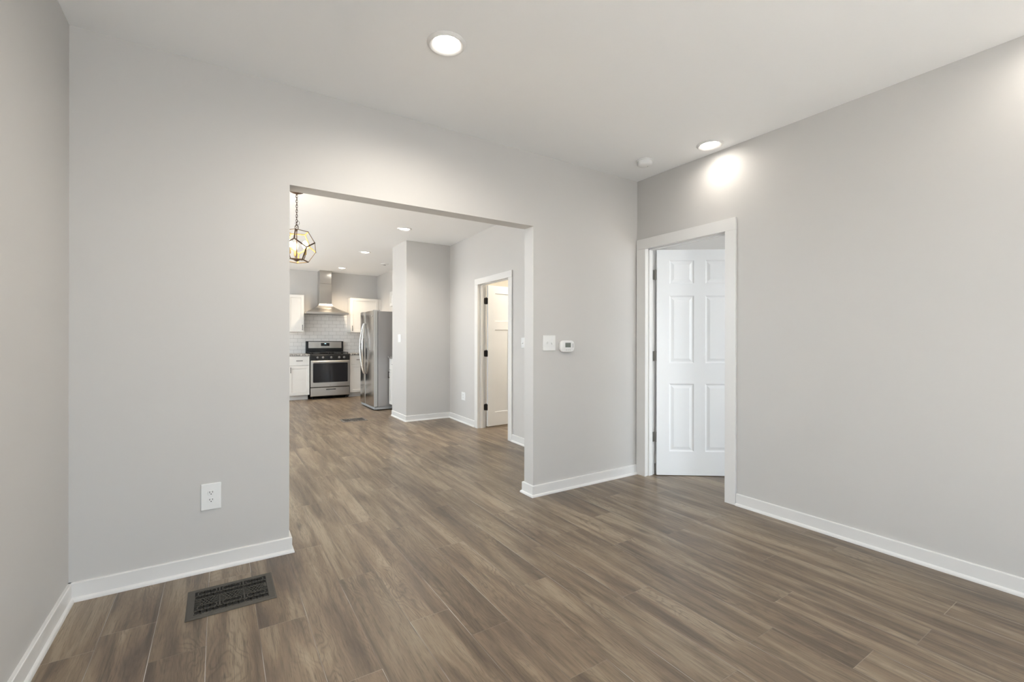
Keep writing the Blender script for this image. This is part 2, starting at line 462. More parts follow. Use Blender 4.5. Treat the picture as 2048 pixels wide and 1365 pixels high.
D1A, D1B, D1H = 2.010, 2.807, 2.076            # rough opening of the bedroom door
wall_y('wall_back', XD - WT, XR + WT, D, D + T, [(OL, OR, 0, OT)], top=H2 + 0.01)
wall_x('wall_left', XL - WT, XL, YF, D, [])
wall_x('wall_right', XR, XR + WT, YF, D, [(D1A, D1B, 0, D1H)])
WIN_F = (-0.20, 1.80, 0.25, 2.25)
WIN_B = (3.50, 5.75, 0.30, 2.55)
wall_y('wall_front', XD - WT, XB + WT, YF - WT, YF, [WIN_F, WIN_B])
wall_x('wall_bedroom_side', XB, XB + WT, YF, 3.2, [])
wall_y('wall_bedroom_back', XR + WT, XB, YBD, YBD + WT, [])
WIN_D = (3.35, 5.30, 0.95, 2.58)
WIN_K = (7.00, 9.10, 0.95, 2.60)
wall_x('wall_dining_left', XD - WT, XD, D + T, YB + WT, [WIN_D, WIN_K], top=H2 + 0.01)
wall_y('wall_kitchen_back', XD, XK + WT, YB, YB + WT, [], top=H2 + 0.01)
PY0, PY1, PX0 = 6.515, 7.165, 2.338            # stub wall between dining room and kitchen
wall_x('wall_kitchen_right', XK, XK + WT, PY0, YB, [], top=H2 + 0.01)
wall_y('wall_stub', PX0, XK, PY0, PY1, [], top=H2 + 0.01)
D2A, D2B, D2H = 0.012, 0.872, 2.020
wall_x('wall_dining_right', 0, WT, -1.66, 1.90, [(D2A, D2B, 0, D2H)], f=rw, top=H2 + 0.01)
wall_x('wall_bathroom_side', 5.0, 5.1, 4.2, 6.7, [], M_BATH, top=H2 + 0.01)
wall_y('wall_bathroom_back', 3.20, 5.0, 6.60, 6.70, [], M_BATH, top=H2 + 0.01)
wall_y('wall_bathroom_front', 3.12, 5.0, 4.2, 4.3, [], M_BATH, top=H2 + 0.01)

def window_frame(name, horizontal, hole, c0, c1):
    a0, a1, z0, z1 = hole; w = 0.05; mb = MB()
    for (p, q, r, s) in ((a0, a0 + w, z0, z1), (a1 - w, a1, z0, z1), (a0, a1, z0, z0 + w), (a0, a1, z1 - w, z1), (a0, a1, (z0 + z1) / 2 - 0.02, (z0 + z1) / 2 + 0.02)):
        if horizontal: mb.box(p, q, c0, c1, r, s)
        else: mb.box(c0, c1, p, q, r, s)
    return struct(mb.build(name, M_TRIM))
window_frame('window_1', True, WIN_F, YF - 0.09, YF - 0.04)
window_frame('window_2', True, WIN_B, YF - 0.09, YF - 0.04)
window_frame('window_3', False, WIN_D, XD - 0.09, XD - 0.04)
window_frame('window_4', False, WIN_K, XD - 0.09, XD - 0.04)
def win_portal(n, hole, horizontal):
    a0, a1, z0, z1 = hole; ca, cz = (a0 + a1) / 2, (z0 + z1) / 2
    if horizontal: portal(n, (ca, YF - WT - 0.01, cz), (0, 1, 0), a1 - a0, z1 - z0)
    else: portal(n, (XD - WT - 0.01, ca, cz), (1, 0, 0), a1 - a0, z1 - z0)
win_portal('portal_front', WIN_F, True); win_portal('portal_bedroom', WIN_B, True)
win_portal('portal_dining', WIN_D, False); win_portal('portal_kitchen', WIN_K, False)

# ------------------------------------------------------------------ baseboards
struct(sweep(MB(), [(XL, YF), (XL, D - 0.0005)], BASE, -1).build('baseboard_left', M_TRIM, smooth=True))
struct(sweep(MB(), [(XL + 0.0005, D), (OL, D), (OL, D + T), (XD, D + T)], BASE, -1).build('baseboard_back_left', M_TRIM, smooth=True))
struct(sweep(MB(), [(2.90, D + T), (OR, D + T), (OR, D), (XR - 0.019, D)], BASE, -1).build('baseboard_back_right', M_TRIM, smooth=True))
struct(sweep(MB(), [(XR, 1.936), (XR, YF)], BASE, -1).build('baseboard_right', M_TRIM, smooth=True))
struct(sweep(MB(), [tuple(rw(0, -1.62).xy), tuple(rw(0, -0.062).xy)], BASE, 1).build('baseboard_dining_right', M_TRIM, smooth=True))
struct(sweep(MB(), [tuple(rw(0, 0.950).xy), tuple(rw(0, 1.856).xy), (PX0, PY0), (PX0, PY1 - 0.01)], BASE, 1).build('baseboard_stub', M_TRIM, smooth=True))

# ------------------------------------------------------------------ door openings: casing, jamb, leaf
def casing(name, f, a_out, a_in, b_in, b_out, z_in, z_top, wt, zb=-0.004):
    """casing on the near wall face (x=0, room on -x), jamb through the wall; y runs along the wall, hinge at b"""
    root = bpy.data.objects.new(name, None); COL.objects.link(root); struct(root)
    MB().box(-0.018, 0, a_out, a_in, zb, z_in, f).build('side_casing', M_TRIM, root, 0.0015)
    MB().box(-0.018, 0, b_in, b_out, zb, z_in, f).build('side_casing', M_TRIM, root, 0.0015)
    MB().box(-0.0185, 0, a_out, b_out, z_in + 0.0006, z_top, f).build('head_casing', M_TRIM, root, 0.0015)
    r = 0.006; j = 0.012
    jm = MB()
    jm.box(0.0, wt, a_in - j, a_in - r + 0.002, zb, z_in + 0.008, f)
    jm.box(0.0, wt, b_in + r - 0.002, b_in + j, zb, z_in + 0.008, f)
    jm.box(0.0, wt, a_in - j, b_in + j, z_in + r - 0.002, z_in + 0.019, f)
    jm.build('jamb', M_TRIM, root)
    st = MB(); x0, x1 = wt - 0.085, wt - 0.040
    st.box(x0, x1, a_in - r + 0.002, a_in + 0.006, zb, z_in + 0.004, f)
    st.box(x0, x1, b_in - 0.006, b_in + r - 0.002, zb, z_in + 0.004, f)
    st.box(x0, x1, a_in - r + 0.002, b_in + r - 0.002, z_in - 0.006, z_in + 0.004, f)
    st.build('door_stop', M_TRIM, root)
    return root

fr1 = lambda x, y, z: (XR + x, y, z)
casing('trim_1', fr1, 1.939, 2.024, 2.791, 2.893, 2.054, 2.146, WT)
fr2 = lambda x, y, z: rw(x, y, z + 0.010)
casing('trim_2', fr2, -0.062, 0.025, 0.858, 0.950, 1.985, 2.067, WT)

def hinged_door(name, pin, rz, w, h, z0, panels, prof, hinge_z, hinge_mat, rounded, knob_mat):
    """root sits on the hinge pin; local -y is the closed leaf direction, x=-0.004 is the bedroom side"""
    root = bpy.data.objects.new(name, None); COL.objects.link(root); struct(root)
    root.location = (pin[0], pin[1], 0); root.rotation_euler = (0, 0, rz)
    mb = MB(); paneled(mb, w, h, 0.035, panels, prof)
    # leaf local: x along width, y thickness (front at 0) -> root frame: along -y, front at x=-0.039
    for v in mb.bm.verts:
        x, y, z = v.co
        v.co = (-0.039 + y, -0.004 - x, z0 + z)
    leaf = mb.build('leaf', M_DOOR, root, 0.0012)
    for hz in hinge_z:
        hb = MB(); hh = 0.0445
        hb.lathe([(0.0065, -hh), (0.0065, hh)], (0, 0, hz), 12)
        hb.lathe([(0.004, hh), (0.0055, hh + 0.004), (0.003, hh + 0.008)], (0, 0, hz), 12)
        if rounded: plate = [(-0.033, -hh + 0.012), (-0.029, -hh + 0.004), (-0.021, -hh), (0, -hh), (0, hh), (-0.021, hh), (-0.029, hh - 0.004), (-0.033, hh - 0.012)]
        else: plate = [(-0.033, -hh), (0, -hh), (0, hh), (-0.033, hh)]
        hb.loft([[(x, -0.0045, hz + z) for x, z in plate], [(x, -0.0010, hz + z) for x, z in plate]])   # leaf plate on the door edge
        ca, sa = math.cos(-rz_open[name]), math.sin(-rz_open[name])
        def R(x, y): return (x * ca - y * sa, x * sa + y * ca)
        hb.loft([[(*R(x, 0.0035), hz + z) for x, z in plate], [(*R(x, 0.0010), hz + z) for x, z in plate]])   # plate on the jamb
        hb.build('hinge', hinge_mat, root)
    kz = 0.93
    kb = MB()
    for s in (-1, 1):
        cx = -0.0215; yk = -0.004 - w + 0.062
        prof_k = [(0.027, 0.0175), (0.027, 0.022), (0.011, 0.026), (0.010, 0.046), (0.024, 0.052), (0.027, 0.062), (0.022, 0.073), (0.004, 0.076)]
        n = 20
        kb.loft([[(cx + s * d, yk + r * math.cos(2 * math.pi * i / n), kz + r * math.sin(2 * math.pi * i / n)) for i in range(n)] for r, d in prof_k])
    kb.build('knob', knob_mat, root, smooth=True)
    return root
rz_open = {'door_1': math.radians(54), 'door_2': math.radians(96)}
six = []
for xa, xb in ((0.112, 0.330), (0.432, 0.650)):
    six += [(xa, xb, 0.215, 0.829), (xa, xb, 1.016, 1.626), (xa, xb, 1.736, 1.948)]
hinged_door('door_1', (XR + WT + 0.004, 2.7905), rz_open['door_1'], 0.762, 2.044, 0.006, six, RAISED, (0.346, 1.084, 1.827), M_NICKEL, False, M_NICKEL)
craft = [(0.118, 0.352, 0.190, 1.343), (0.448, 0.682, 0.190, 1.343), (0.118, 0.682, 1.463, 1.851)]
p2 = rw(WT + 0.004, 0.8575)
hinged_door('door_2', (p2.x, p2.y), rz_open['door_2'] - RW_A, 0.80, 1.960, 0.034, craft, [(0, 0), (0.0015, 0.011), (0.003, 0.011)],
            (0.298, 1.045, 1.776), M_BRONZE, True, M_BRONZE)

# ------------------------------------------------------------------ wall plates
def wall_plate(name, label, cat, loc, rz, w, h, t=0.006, group=None):
    """local frame: plate face towards -y"""
    root = thing(name, label, cat, loc, rz, group)
    o = MB().box(-w / 2, w / 2, -t, 0, -h / 2, h / 2).build('cover_plate', M_PLASTIC, root, 0.003, seg=3)
    return root
def rounded_outline(w, h, r, n=6):
    P = []
    for cx, cz, a0 in ((w / 2 - r, h / 2 - r, 0), (-w / 2 + r, h / 2 - r, 90), (-w / 2 + r, -h / 2 + r, 180), (w / 2 - r, -h / 2 + r, 270)):
        for i in range(n + 1):
            a = math.radians(a0 + 90 * i / n); P.append((cx + r * math.cos(a), cz + r * math.sin(a)))
    return P
def add_receptacles(root, t=0.006):
    for dz in (-0.0195, 0.0195):
        n = 28; pts = []
        for i in range(n):
            a = 2 * math.pi * i / n
            pts.append((0.0172 * math.cos(a), max(-0.0125, min(0.0125, 0.0172 * math.sin(a)))))
        r = MB().loft([[(x, -t + 0.001, dz + z) for x, z in pts], [(x, -t - 0.0018, dz + z) for x, z in pts]]).build('receptacle', M_PLASTIC, root, 0.0006)
        y0, y1 = -t - 0.0024, -t - 0.001
        s = MB().box(-0.0075, -0.0052, y0, y1, dz - 0.0005, dz + 0.0085).box(0.0052, 0.0075, y0, y1, dz + 0.0005, dz + 0.0085)
        s.loft([[(0.0026 * math.cos(k * math.pi / 5), y, dz - 0.0062 + 0.0026 * math.sin(k * math.pi / 5)) for k in range(10)] for y in (y0, y1)])
        s.build('slots', M_SLOT, r)
    screw(root, 0, 0, t)
def screw(root, x, z, t=0.006):
    MB().loft([[(x + 0.0032 * math.cos(k * math.pi / 6), y, z + 0.0032 * math.sin(k * math.pi / 6)) for k in range(12)] for y in (-t - 0.0008, -t + 0.001)]).build('screw', M_PLASTIC, root)
def toggle(root, x, up, t=0.006):
    MB().box(x - 0.005, x + 0.005, -t - 0.001, -t + 0.001, -0.012, 0.012).build('toggle_slot', M_PLASTIC, root)
    s = 1 if up else -1
    MB().loft([[(x - 0.0045, -t - 0.0005, -0.008), (x + 0.0045, -t - 0.0005, -0.008), (x + 0.0045, -t - 0.0005, 0.008), (x - 0.0045, -t - 0.0005, 0.008)],
               [(x - 0.0035, -t - 0.015, s * 0.0095 - 0.0028), (x + 0.0035, -t - 0.015, s * 0.0095 - 0.0028), (x + 0.0035, -t - 0.015, s * 0.0095 + 0.0028), (x - 0.0035, -t - 0.015, s * 0.0095 + 0.0028)]]).build('toggle', M_PLASTIC, root, 0.001)
    screw(root, x, 0.030, t); screw(root, x, -0.030, t)

o1 = wall_plate('wall_outlet', 'white duplex power outlet low on the wall above the floor register', 'outlet', (-0.033, D, 0.391), 0, 0.090, 0.139)
add_receptacles(o1)
s1 = wall_plate('light_switch', 'wide white two-toggle light switch plate beside the thermostat', 'light switch', (2.223, D, 1.204), 0, 0.126, 0.122)
toggle(s1, -0.023, True); toggle(s1, 0.023, False)
ps = rw(0, -0.298, 1.198)
s2 = wall_plate('light_switch', 'narrow white single-toggle switch between the dining room door and the wide opening', 'light switch', ps, math.radians(-90) - RW_A, 0.076, 0.121)
toggle(s2, 0, False)
s3 = wall_plate('light_switch', 'white rocker switch plate on the end of the stub wall near the fridge', 'light switch', (PX0, 6.82, 1.258), math.radians(-90), 0.118, 0.122)
for dx in (-0.023, 0.023):
    MB().box(dx - 0.0165, dx + 0.0165, -0.0085, -0.004, -0.033, 0.033).build('rocker', M_PLASTIC, s3, 0.002)
po = rw(0, 1.347, 0.407)
o2 = wall_plate('wall_outlet', 'white outlet plate low on the dining room wall left of the bathroom door', 'outlet', po, math.radians(-90) - RW_A, 0.128, 0.118)
add_receptacles(o2)

th = thing('thermostat', 'white rounded thermostat with a small grey screen beside the light switch', 'thermostat', (2.392, D, 1.178))
W_, H_ = 0.148, 0.094
mbt = MB()
mbt.loft([[(x * k, -d, z * k2) for x, z in rounded_outline(W_, H_, 0.030, 8)] for k, k2, d in ((0.90, 0.86, 0.0), (0.96, 0.95, 0.010), (1.0, 1.0, 0.020), (0.985, 0.98, 0.026), (0.94, 0.92, 0.029))])
mbt.build('body', M_PLASTIC, th, smooth=True)
MB().box(-0.0245, 0.0355, -0.0300, -0.0275, -0.010, 0.030).build('bezel', M_GREYPL, th)
MB().box(-0.022, 0.033, -0.0306, -0.0285, -0.0075, 0.0275).build('screen', M_LCD, th)
for k in range(3):
    MB().lathe([(0.0042, -0.001), (0.0042, 0.001)], (0, 0, 0), 14)
    MB().loft([[(-0.012 + k * 0.019 + 0.0045 * math.cos(i * math.pi / 8), y, -0.030 + 0.0032 * math.sin(i * math.pi / 8)) for i in range(16)] for y in (-0.0305, -0.028)]).build('button', M_GREYPL, th)
MB().loft([[(0.0585 + x, y, 0.006 + z) for x, z in rounded_outline(0.008, 0.036, 0.0035, 4)] for y in (-0.0305, -0.026)]).build('side_button', M_GREYPL, th)

# ------------------------------------------------------------------ floor registers
def make_register(name, label, metal):
    root = thing(name, label, 'floor register')
    W, L, b = 0.356, 0.276, 0.030
    x0, x1, y0, y1 = -W / 2, W / 2, -L / 2, L / 2
    fr = MB()
    bev = 0.006
    outer = [(x0, y0), (x1, y0), (x1, y1), (x0, y1)]
    inner = [(x0 + b, y0 + b), (x1 - b, y0 + b), (x1 - b, y1 - b), (x0 + b, y1 - b)]
    def sh(P, d): return [(x + (d if x < 0 else -d), y + (d if y < 0 else -d)) for x, y in P]
    fr.loft([[(x, y, 0.0) for x, y in outer], [(x, y, 0.002) for x, y in outer], [(x, y, 0.0055) for x, y in sh(outer, bev)],
             [(x, y, 0.0055) for x, y in inner], [(x, y, 0.0015) for x, y in inner]], cap=False)
    fr.build('frame', metal, root)
    MB().box(x0 + b - 0.001, x1 - b + 0.001, y0 + b - 0.001, y1 - b + 0.001, 0.0004, 0.0012).build('duct_shade_plate', M_DUCT_SHADE, root)  # thin plate on the floor, duct's inner shade put into its colour
    g = MB(); iw = (x1 - x0 - 2 * b); il = (y1 - y0 - 2 * b); zc = 0.0035
    def seg(ax, ay, bx, by, w=0.0032):
        g.bar((ax, ay, zc), (bx, by, zc), w, 0.003, (0, 0, 1))
    sw_ = iw / 3
    for k in (1, 2): seg(x0 + b + k * sw_, y0 + b, x0 + b + k * sw_, y1 - b, 0.0055)
    for k in range(3):
        sx = x0 + b + k * sw_
        hx = sw_ / 4.0
        for top in (0, 1):
            yb_ = y0 + b if top == 0 else y1 - b - il * 0.36
            hh = il * 0.36 / 2
            for row in range(2):
                yy = yb_ + row * hh
                off = hx / 2 if row else 0
                for i in range(-1, 4):
                    cx = sx + off + hx * (i + 0.5)
                    if cx - hx / 2 < sx - 1e-6 or cx + hx / 2 > sx + sw_ + 1e-6: continue
                    P = [(cx - hx / 2, yy + hh * 0.25), (cx, yy), (cx + hx / 2, yy + hh * 0.25), (cx + hx / 2, yy + hh * 0.75), (cx, yy + hh), (cx - hx / 2, yy + hh * 0.75)]
                    for a_, b_ in zip(P, P[1:] + P[:1]): seg(*a_, *b_)
            seg(sx, yb_ + hh, sx + sw_, yb_ + hh, 0.0022)
        for i in range(6):
            yy = y0 + b + il * (0.36 + 0.28 * i / 5)
            if i in (0, 5): seg(sx, yy, sx + sw_, yy)
            else:
                seg(sx, yy, sx + sw_ * 0.28, yy); seg(sx + sw_ * 0.72, yy, sx + sw_, yy)
        ya_, yb2 = y0 + b + il * 0.36, y0 + b + il * 0.64
        for i in range(4):
            xa_ = sx + sw_ * (0.22 + 0.14 * i)
            seg(xa_, ya_, min(xa_ + sw_ * 0.30, sx + sw_), yb2, 0.0026); seg(min(xa_ + sw_ * 0.14, sx + sw_), ya_, max(sx, xa_ - sw_ * 0.16), yb2, 0.0026)
    g.build('grille', metal, root)
    MB().box(x1 - b - 0.012, x1 - b - 0.002, 0.0, 0.040, 0.0012, 0.0045).build('damper_lever', metal, root, 0.001)
    return root
reg = make_register('floor_register', 'dark cast iron floor register with patterned grille below the wall outlet', M_REG)
reg.location = (0.055, 2.553, 0.0005)
reg2 = copy_tree(reg)
reg2['label'] = 'pewter grey floor register far back near the fridge'
reg2.location = (1.712, 7.055, zf(7.055) + 0.0008)
for ch in [x for x in bpy.data.objects if x.parent == reg2]:
    if ch.name.startswith(('frame', 'grille', 'damper')):
        ch.data = ch.data.copy(); ch.data.materials[0] = M_REGP

# ------------------------------------------------------------------ ceiling fixtures
def make_downlight(label, group=None):
    root = thing('recessed_light', label, 'ceiling light', group=group)
    MB().lathe([(0.0955, 0.0), (0.0955, -0.002), (0.092, -0.005), (0.084, -0.012), (0.080, -0.012), (0.064, -0.002), (0.062, -0.0005)], n=48, cap=False).build('trim_ring', M_TRIM, root, smooth=True)
    MB().lathe([(0.0645, -0.0008), (0.060, -0.0030), (0.03, -0.0045), (0.0, -0.0048)], n=48, cap=False).build('lens', M_LENS, root, smooth=True)
    ld = bpy.data.lights.new('recessed_lamp', 'SPOT')
    ld.energy = LAMP_W; ld.color = LAMP_COL; ld.spot_size = math.radians(172); ld.spot_blend = 0.8; ld.shadow_soft_size = 0.055
    lo = bpy.data.objects.new('lamp_glow', ld); COL.objects.link(lo); lo.parent = root; lo.location = (0, 0, -0.016)
    return root
dl = make_downlight('large recessed ceiling light high in the middle of the front room ceiling')
dl.location = (0.945, 2.067, H1)
WARM = (1.0, 0.83, 0.62)
for (x, y, z, watt, lcol, lab) in ((3.085, 2.055, H1, 7.0, LAMP_COL, 'recessed ceiling light above the bedroom door, throwing a bright scallop on the wall'),
                       (3.085, 0.30, H1, 8.0, LAMP_COL, 'recessed ceiling light along the right wall, nearest the camera'),
                       (2.075, 5.86, H2, 58.0, LAMP_COL, 'recessed ceiling light in the dining room, nearest the wide opening'),
                       (2.065, 7.76, H2, 42.0, WARM, 'recessed ceiling light in front of the fridge, between two others in a row'),
                       (2.115, 9.70, H2, 100.0, WARM, 'recessed ceiling light beside the range hood, deepest in the kitchen')):
    c = copy_tree(dl); c.location = (x, y, z); c['label'] = lab
    for lt in [q for q in bpy.data.objects if q.parent == c and q.type == 'LIGHT']:
        lt.data = lt.data.copy(); lt.data.energy = watt; lt.data.color = lcol
        lt.data.spot_blend = 1.0; lt.data.spot_size = math.radians(178 if x > 3 else 140)

sd = thing('smoke_detector', 'white domed smoke detector on the ceiling near the corner above the bedroom door', 'smoke detector', (2.916, 2.530, H1))
MB().lathe([(0.066, 0.0), (0.066, -0.006), (0.062, -0.008)], n=40).build('base_plate', M_PLASTIC, sd, smooth=True)
MB().lathe([(0.058, -0.007), (0.0565, -0.012), (0.060, -0.013), (0.059, -0.030), (0.050, -0.040), (0.030, -0.0435), (0.0, -0.0445)], n=40).build('cover', M_PLASTIC, sd, smooth=True)
MB().lathe([(0.0035, -0.040), (0.003, -0.0462)], (0.022, -0.012, 0), 10).build('test_button', M_GREYPL, sd)
sd2 = thing('smoke_detector', 'flat white smoke detector with a dark centre on the kitchen ceiling', 'smoke detector', (2.70, 8.75, H2))
MB().lathe([(0.075, 0.0), (0.075, -0.008), (0.066, -0.014), (0.03, -0.016)], n=36).build('cover', M_PLASTIC, sd2, smooth=True)
MB().lathe([(0.026, -0.015), (0.024, -0.030), (0.0, -0.032)], n=24).build('sensor', M_GREYPL, sd2, smooth=True)

# ------------------------------------------------------------------ pendant
def pendant():
    px, py = 0.651, 4.973
    root = thing('pendant_light', 'rust brown geometric cage pendant with glowing candle bulbs hanging on a chain', 'pendant light', (px, py, H2))
    MB().lathe([(0.066, 0.0), (0.066, -0.003), (0.060, -0.012), (0.040, -0.021), (0.018, -0.025), (0.008, -0.034), (0.0, -0.036)], n=32, cap=False).build('canopy', M_RUST, root, smooth=True)
    ch = MB(); z = -0.040; k = 0
    while z > -0.345:
        ch.torus((0, 0, z - 0.013), 0.0085, 0.0019, 'x' if k % 2 else 'y', 1.85, 14, 6); z -= 0.0245; k += 1
    ch.build('chain', M_RUST, root)
    co = MB(); n = 40
    co.tube([(0.006 * math.cos(i * 0.9), 0.006 * math.sin(i * 0.9), -0.03 - 0.30 * i / n) for i in range(n + 1)] +
            [(0.006 + 0.020 * math.sin(t * math.pi / 8), 0.004, -0.315 + 0.022 * math.cos(t * math.pi / 8)) for t in range(0, 13)], 0.0016, 6)
    co.build('cord', M_BRONZE, root)
    zc = -0.551
    MB().torus((0, 0, -0.362), 0.016, 0.003, 'y', 1.3, 18, 8).lathe([(0.008, -0.382), (0.009, -0.392), (0.006, -0.402)], n=12).build('hanging_loop', M_RUST, root)
    # dodecahedron cage
    ph = (1 + 5 ** 0.5) / 2; V = []
    for a in (-1, 1):
        for b_ in (-1, 1):
            for c_ in (-1, 1): V.append((a, b_, c_))
    for s in (-1, 1):
        for t in (-1, 1): V += [(0, s / ph, t * ph), (s / ph, t * ph, 0), (t * ph, 0, s / ph)]
    q = (-0.2540795, 0.47269403, -0.82632375, 0.17085966)
    from mathutils import Quaternion
    Q = Quaternion(q).to_matrix()
    Rr = 0.184
    C3 = []
    for v in V:
        w = Q @ (Vector(v) / 3 ** 0.5)                 # x right, y up, z towards the viewer, as seen from the hall
        C3.append(rt0 * (w.x * Rr) + up0 * (w.y * Rr) - fwd * (w.z * Rr) + Vector((0, 0, zc)))
    el = min((C3[i] - C3[j]).length for i in range(20) for j in range(i))
    cg = MB(); gi = MB(); cen = Vector((0, 0, zc))
    for i in range(20):
        for j in range(i):
            if (C3[i] - C3[j]).length < el * 1.05:
                mid = (C3[i] + C3[j]) / 2 - cen
                e = (C3[j] - C3[i]).normalized() * 0.004
                cg.bar(C3[i] - e, C3[j] + e, 0.0125, 0.0030, mid)
                ins = mid.normalized() * 0.0024
                gi.bar(C3[i] - ins, C3[j] - ins, 0.0118, 0.0014, mid)
    cage = cg.build('cage', M_RUST, root)
    gi.build('inner_face', M_GOLD, cage)
    MB().tube([(0, 0, -0.395), (0, 0, zc - 0.142)], 0.005, 10).lathe([(0.0, -0.152), (0.012, -0.148), (0.034, -0.134), (0.036, -0.126), (0.010, -0.118)], (0, 0, zc), 20).build('stem', M_RUST, root, smooth=True)
    for k in range(3):
        a = math.radians(4 + 120 * k)
        dr = rt0 * math.cos(a) + fwd * math.sin(a)
        pts = []
        for t in range(9):
            s = t / 8
            pts.append(dr * (0.02 + 0.062 * math.sin(s * math.pi / 2)) + Vector((0, 0, zc - 0.128 + 0.046 * s * s - 0.016 * math.sin(s * math.pi))))
        MB().tube(pts, 0.004, 8).build('arm', M_RUST, root, smooth=True)
        base = pts[-1]
        sl = MB().lathe([(0.008, -0.004), (0.0125, 0.0), (0.0125, 0.058), (0.009, 0.060)], base, 16).build('candle_sleeve', M_GOLD, root, smooth=True)
        MB().lathe([(0.010, 0.058), (0.014, 0.064), (0.024, 0.078), (0.0285, 0.094), (0.027, 0.110), (0.018, 0.126), (0.007, 0.136), (0.0, 0.139)], base, 18).build('bulb', M_BULB, sl, smooth=True)
    ld = bpy.data.lights.new('pendant_lamp', 'POINT'); ld.energy = 2.2; ld.color = (1, 0.82, 0.58); ld.shadow_soft_size = 0.05
    lo = bpy.data.objects.new('pendant_glow', ld); COL.objects.link(lo); lo.parent = root; lo.location = (0, 0, zc + 0.03)
pendant()

# ------------------------------------------------------------------ kitchen: tiles, counters, cabinets
ZK = 0.035
tag(MB().box(0.95, XK - 0.001, YB - 0.009, YB - 0.0004, 0.925 + 0.001, 1.398).box(1.478, 2.398, YB - 0.009, YB - 0.0004, 1.398, 1.775).build('tile_backsplash', M_TILE),
    'white subway tile backsplash behind the gas range', 'backsplash')

def pull(parent, p0, p1, out):
    p0, p1, out = Vector(p0), Vector(p1), Vector(out)
    e = (p1 - p0).normalized() * 0.012
    mb = MB().tube([p0 - e + out * 0.026, p1 + e + out * 0.026], 0.0052, 8)
    for p in (p0, p1): mb.tube([p - out * 0.001, p + out * 0.026], 0.0045, 8)
    return mb.build('handle', M_BRONZE, parent)

def base_cabinet(label, w, loc, rz, door_handle, depth=0.60, group=None, drawer=True):
    """front faces -y at y=0; x from 0 to w; doors 20 mm proud of the box"""
    root = thing('base_cabinet', label, 'cabinet', loc, rz, group)
    MB().box(0, w, 0.0, depth, 0.095, 0.880).build('body', M_CAB, root)
    MB().box(0.0, w - 0.02, 0.07, depth, 0.0, 0.095).build('toe_kick', M_CAB, root)
    g = 0.003
    d = paneled(MB(), w - 2 * g, 0.585, 0.019, [(0.052, w - 2 * g - 0.052, 0.055, 0.530)], SHAKER, x0=g, z0=0.098, y0=-0.020, both=False).build('door', M_CAB, root, 0.001)
    hx = 0.033 if door_handle == 'left' else w - 0.033
    pull(d, (hx, -0.020, 0.555), (hx, -0.020, 0.645), (0, -1, 0))
    dr = MB().box(g, w - g, -0.020, -0.001, 0.690, 0.876).build('drawer', M_CAB, root, 0.0015)
    pull(dr, (w / 2 - 0.048, -0.020, 0.785), (w / 2 + 0.048, -0.020, 0.785), (0, -1, 0))
    return root
YC = 9.90
base_cabinet('white base cabinet with one drawer left of the gas range', 0.380, (1.155, YC, ZK), 0, 'left')
base_cabinet('white base cabinet between the gas range and the fridge', 0.380, (2.318, YC, ZK), 0, 'right')
base_cabinet('white base cabinet behind the stub wall, right beside the fridge side panel', 0.575, (2.492, 7.742, ZK), math.radians(-90), 'left', depth=0.575)

def counter(name, label, x0, x1, y0, y1):
    return tag(MB().box(x0, x1, y0, y1, ZK + 0.881, ZK + 0.918).build(name, M_GRANITE, None, 0.003), label, 'countertop')
counter('countertop', 'grey granite countertop left of the gas range', 0.95, 1.537, YC - 0.045, YB - 0.010)
counter('countertop', 'grey granite countertop right of the gas range, ending behind the fridge', 2.316, XK - 0.002, YC - 0.045, YB - 0.010)
counter('countertop', 'short grey countertop behind the stub wall next to the fridge', 2.450, XK - 0.002, PY1 + 0.002, 7.744)

def upper_cabinet(label, w, h, loc, rz, handle, depth=0.30, name='wall_cabinet'):
    root = thing(name, label, 'cabinet', loc, rz)
    MB().box(0, w, 0, depth, 0, h).build('body', M_CAB, root, 0.001)
    g = 0.003
    d = paneled(MB(), w - 2 * g, h - 2 * g, 0.019, [(0.055, w - 2 * g - 0.055, 0.055, h - 2 * g - 0.055)], SHAKER, x0=g, z0=g, y0=-0.020, both=False).build('door', M_CAB, root, 0.001)
    hx = 0.034 if handle == 'left' else w - 0.034
    pull(d, (hx, -0.020, 0.045), (hx, -0.020, 0.135), (0, -1, 0))
    return root
upper_cabinet('white wall cabinet left of the range hood', 0.310, 0.760, (1.165, YB - 0.302, 1.400), 0, 'right')
uc = upper_cabinet('large white wall cabinet right of the range hood, partly hidden by the fridge', 0.600, 0.752, (2.400, YB - 0.302, 1.400), 0, 'left')
MB().box(0.602, 0.668, -0.004, 0.300, 0, 0.752).build('filler_strip', M_CAB, uc, 0.001)
upper_cabinet('short white wall cabinet on the right wall over the fridge', 0.84, 0.280, (2.775, 8.60, 1.880), math.radians(-90), 'right', depth=0.293)

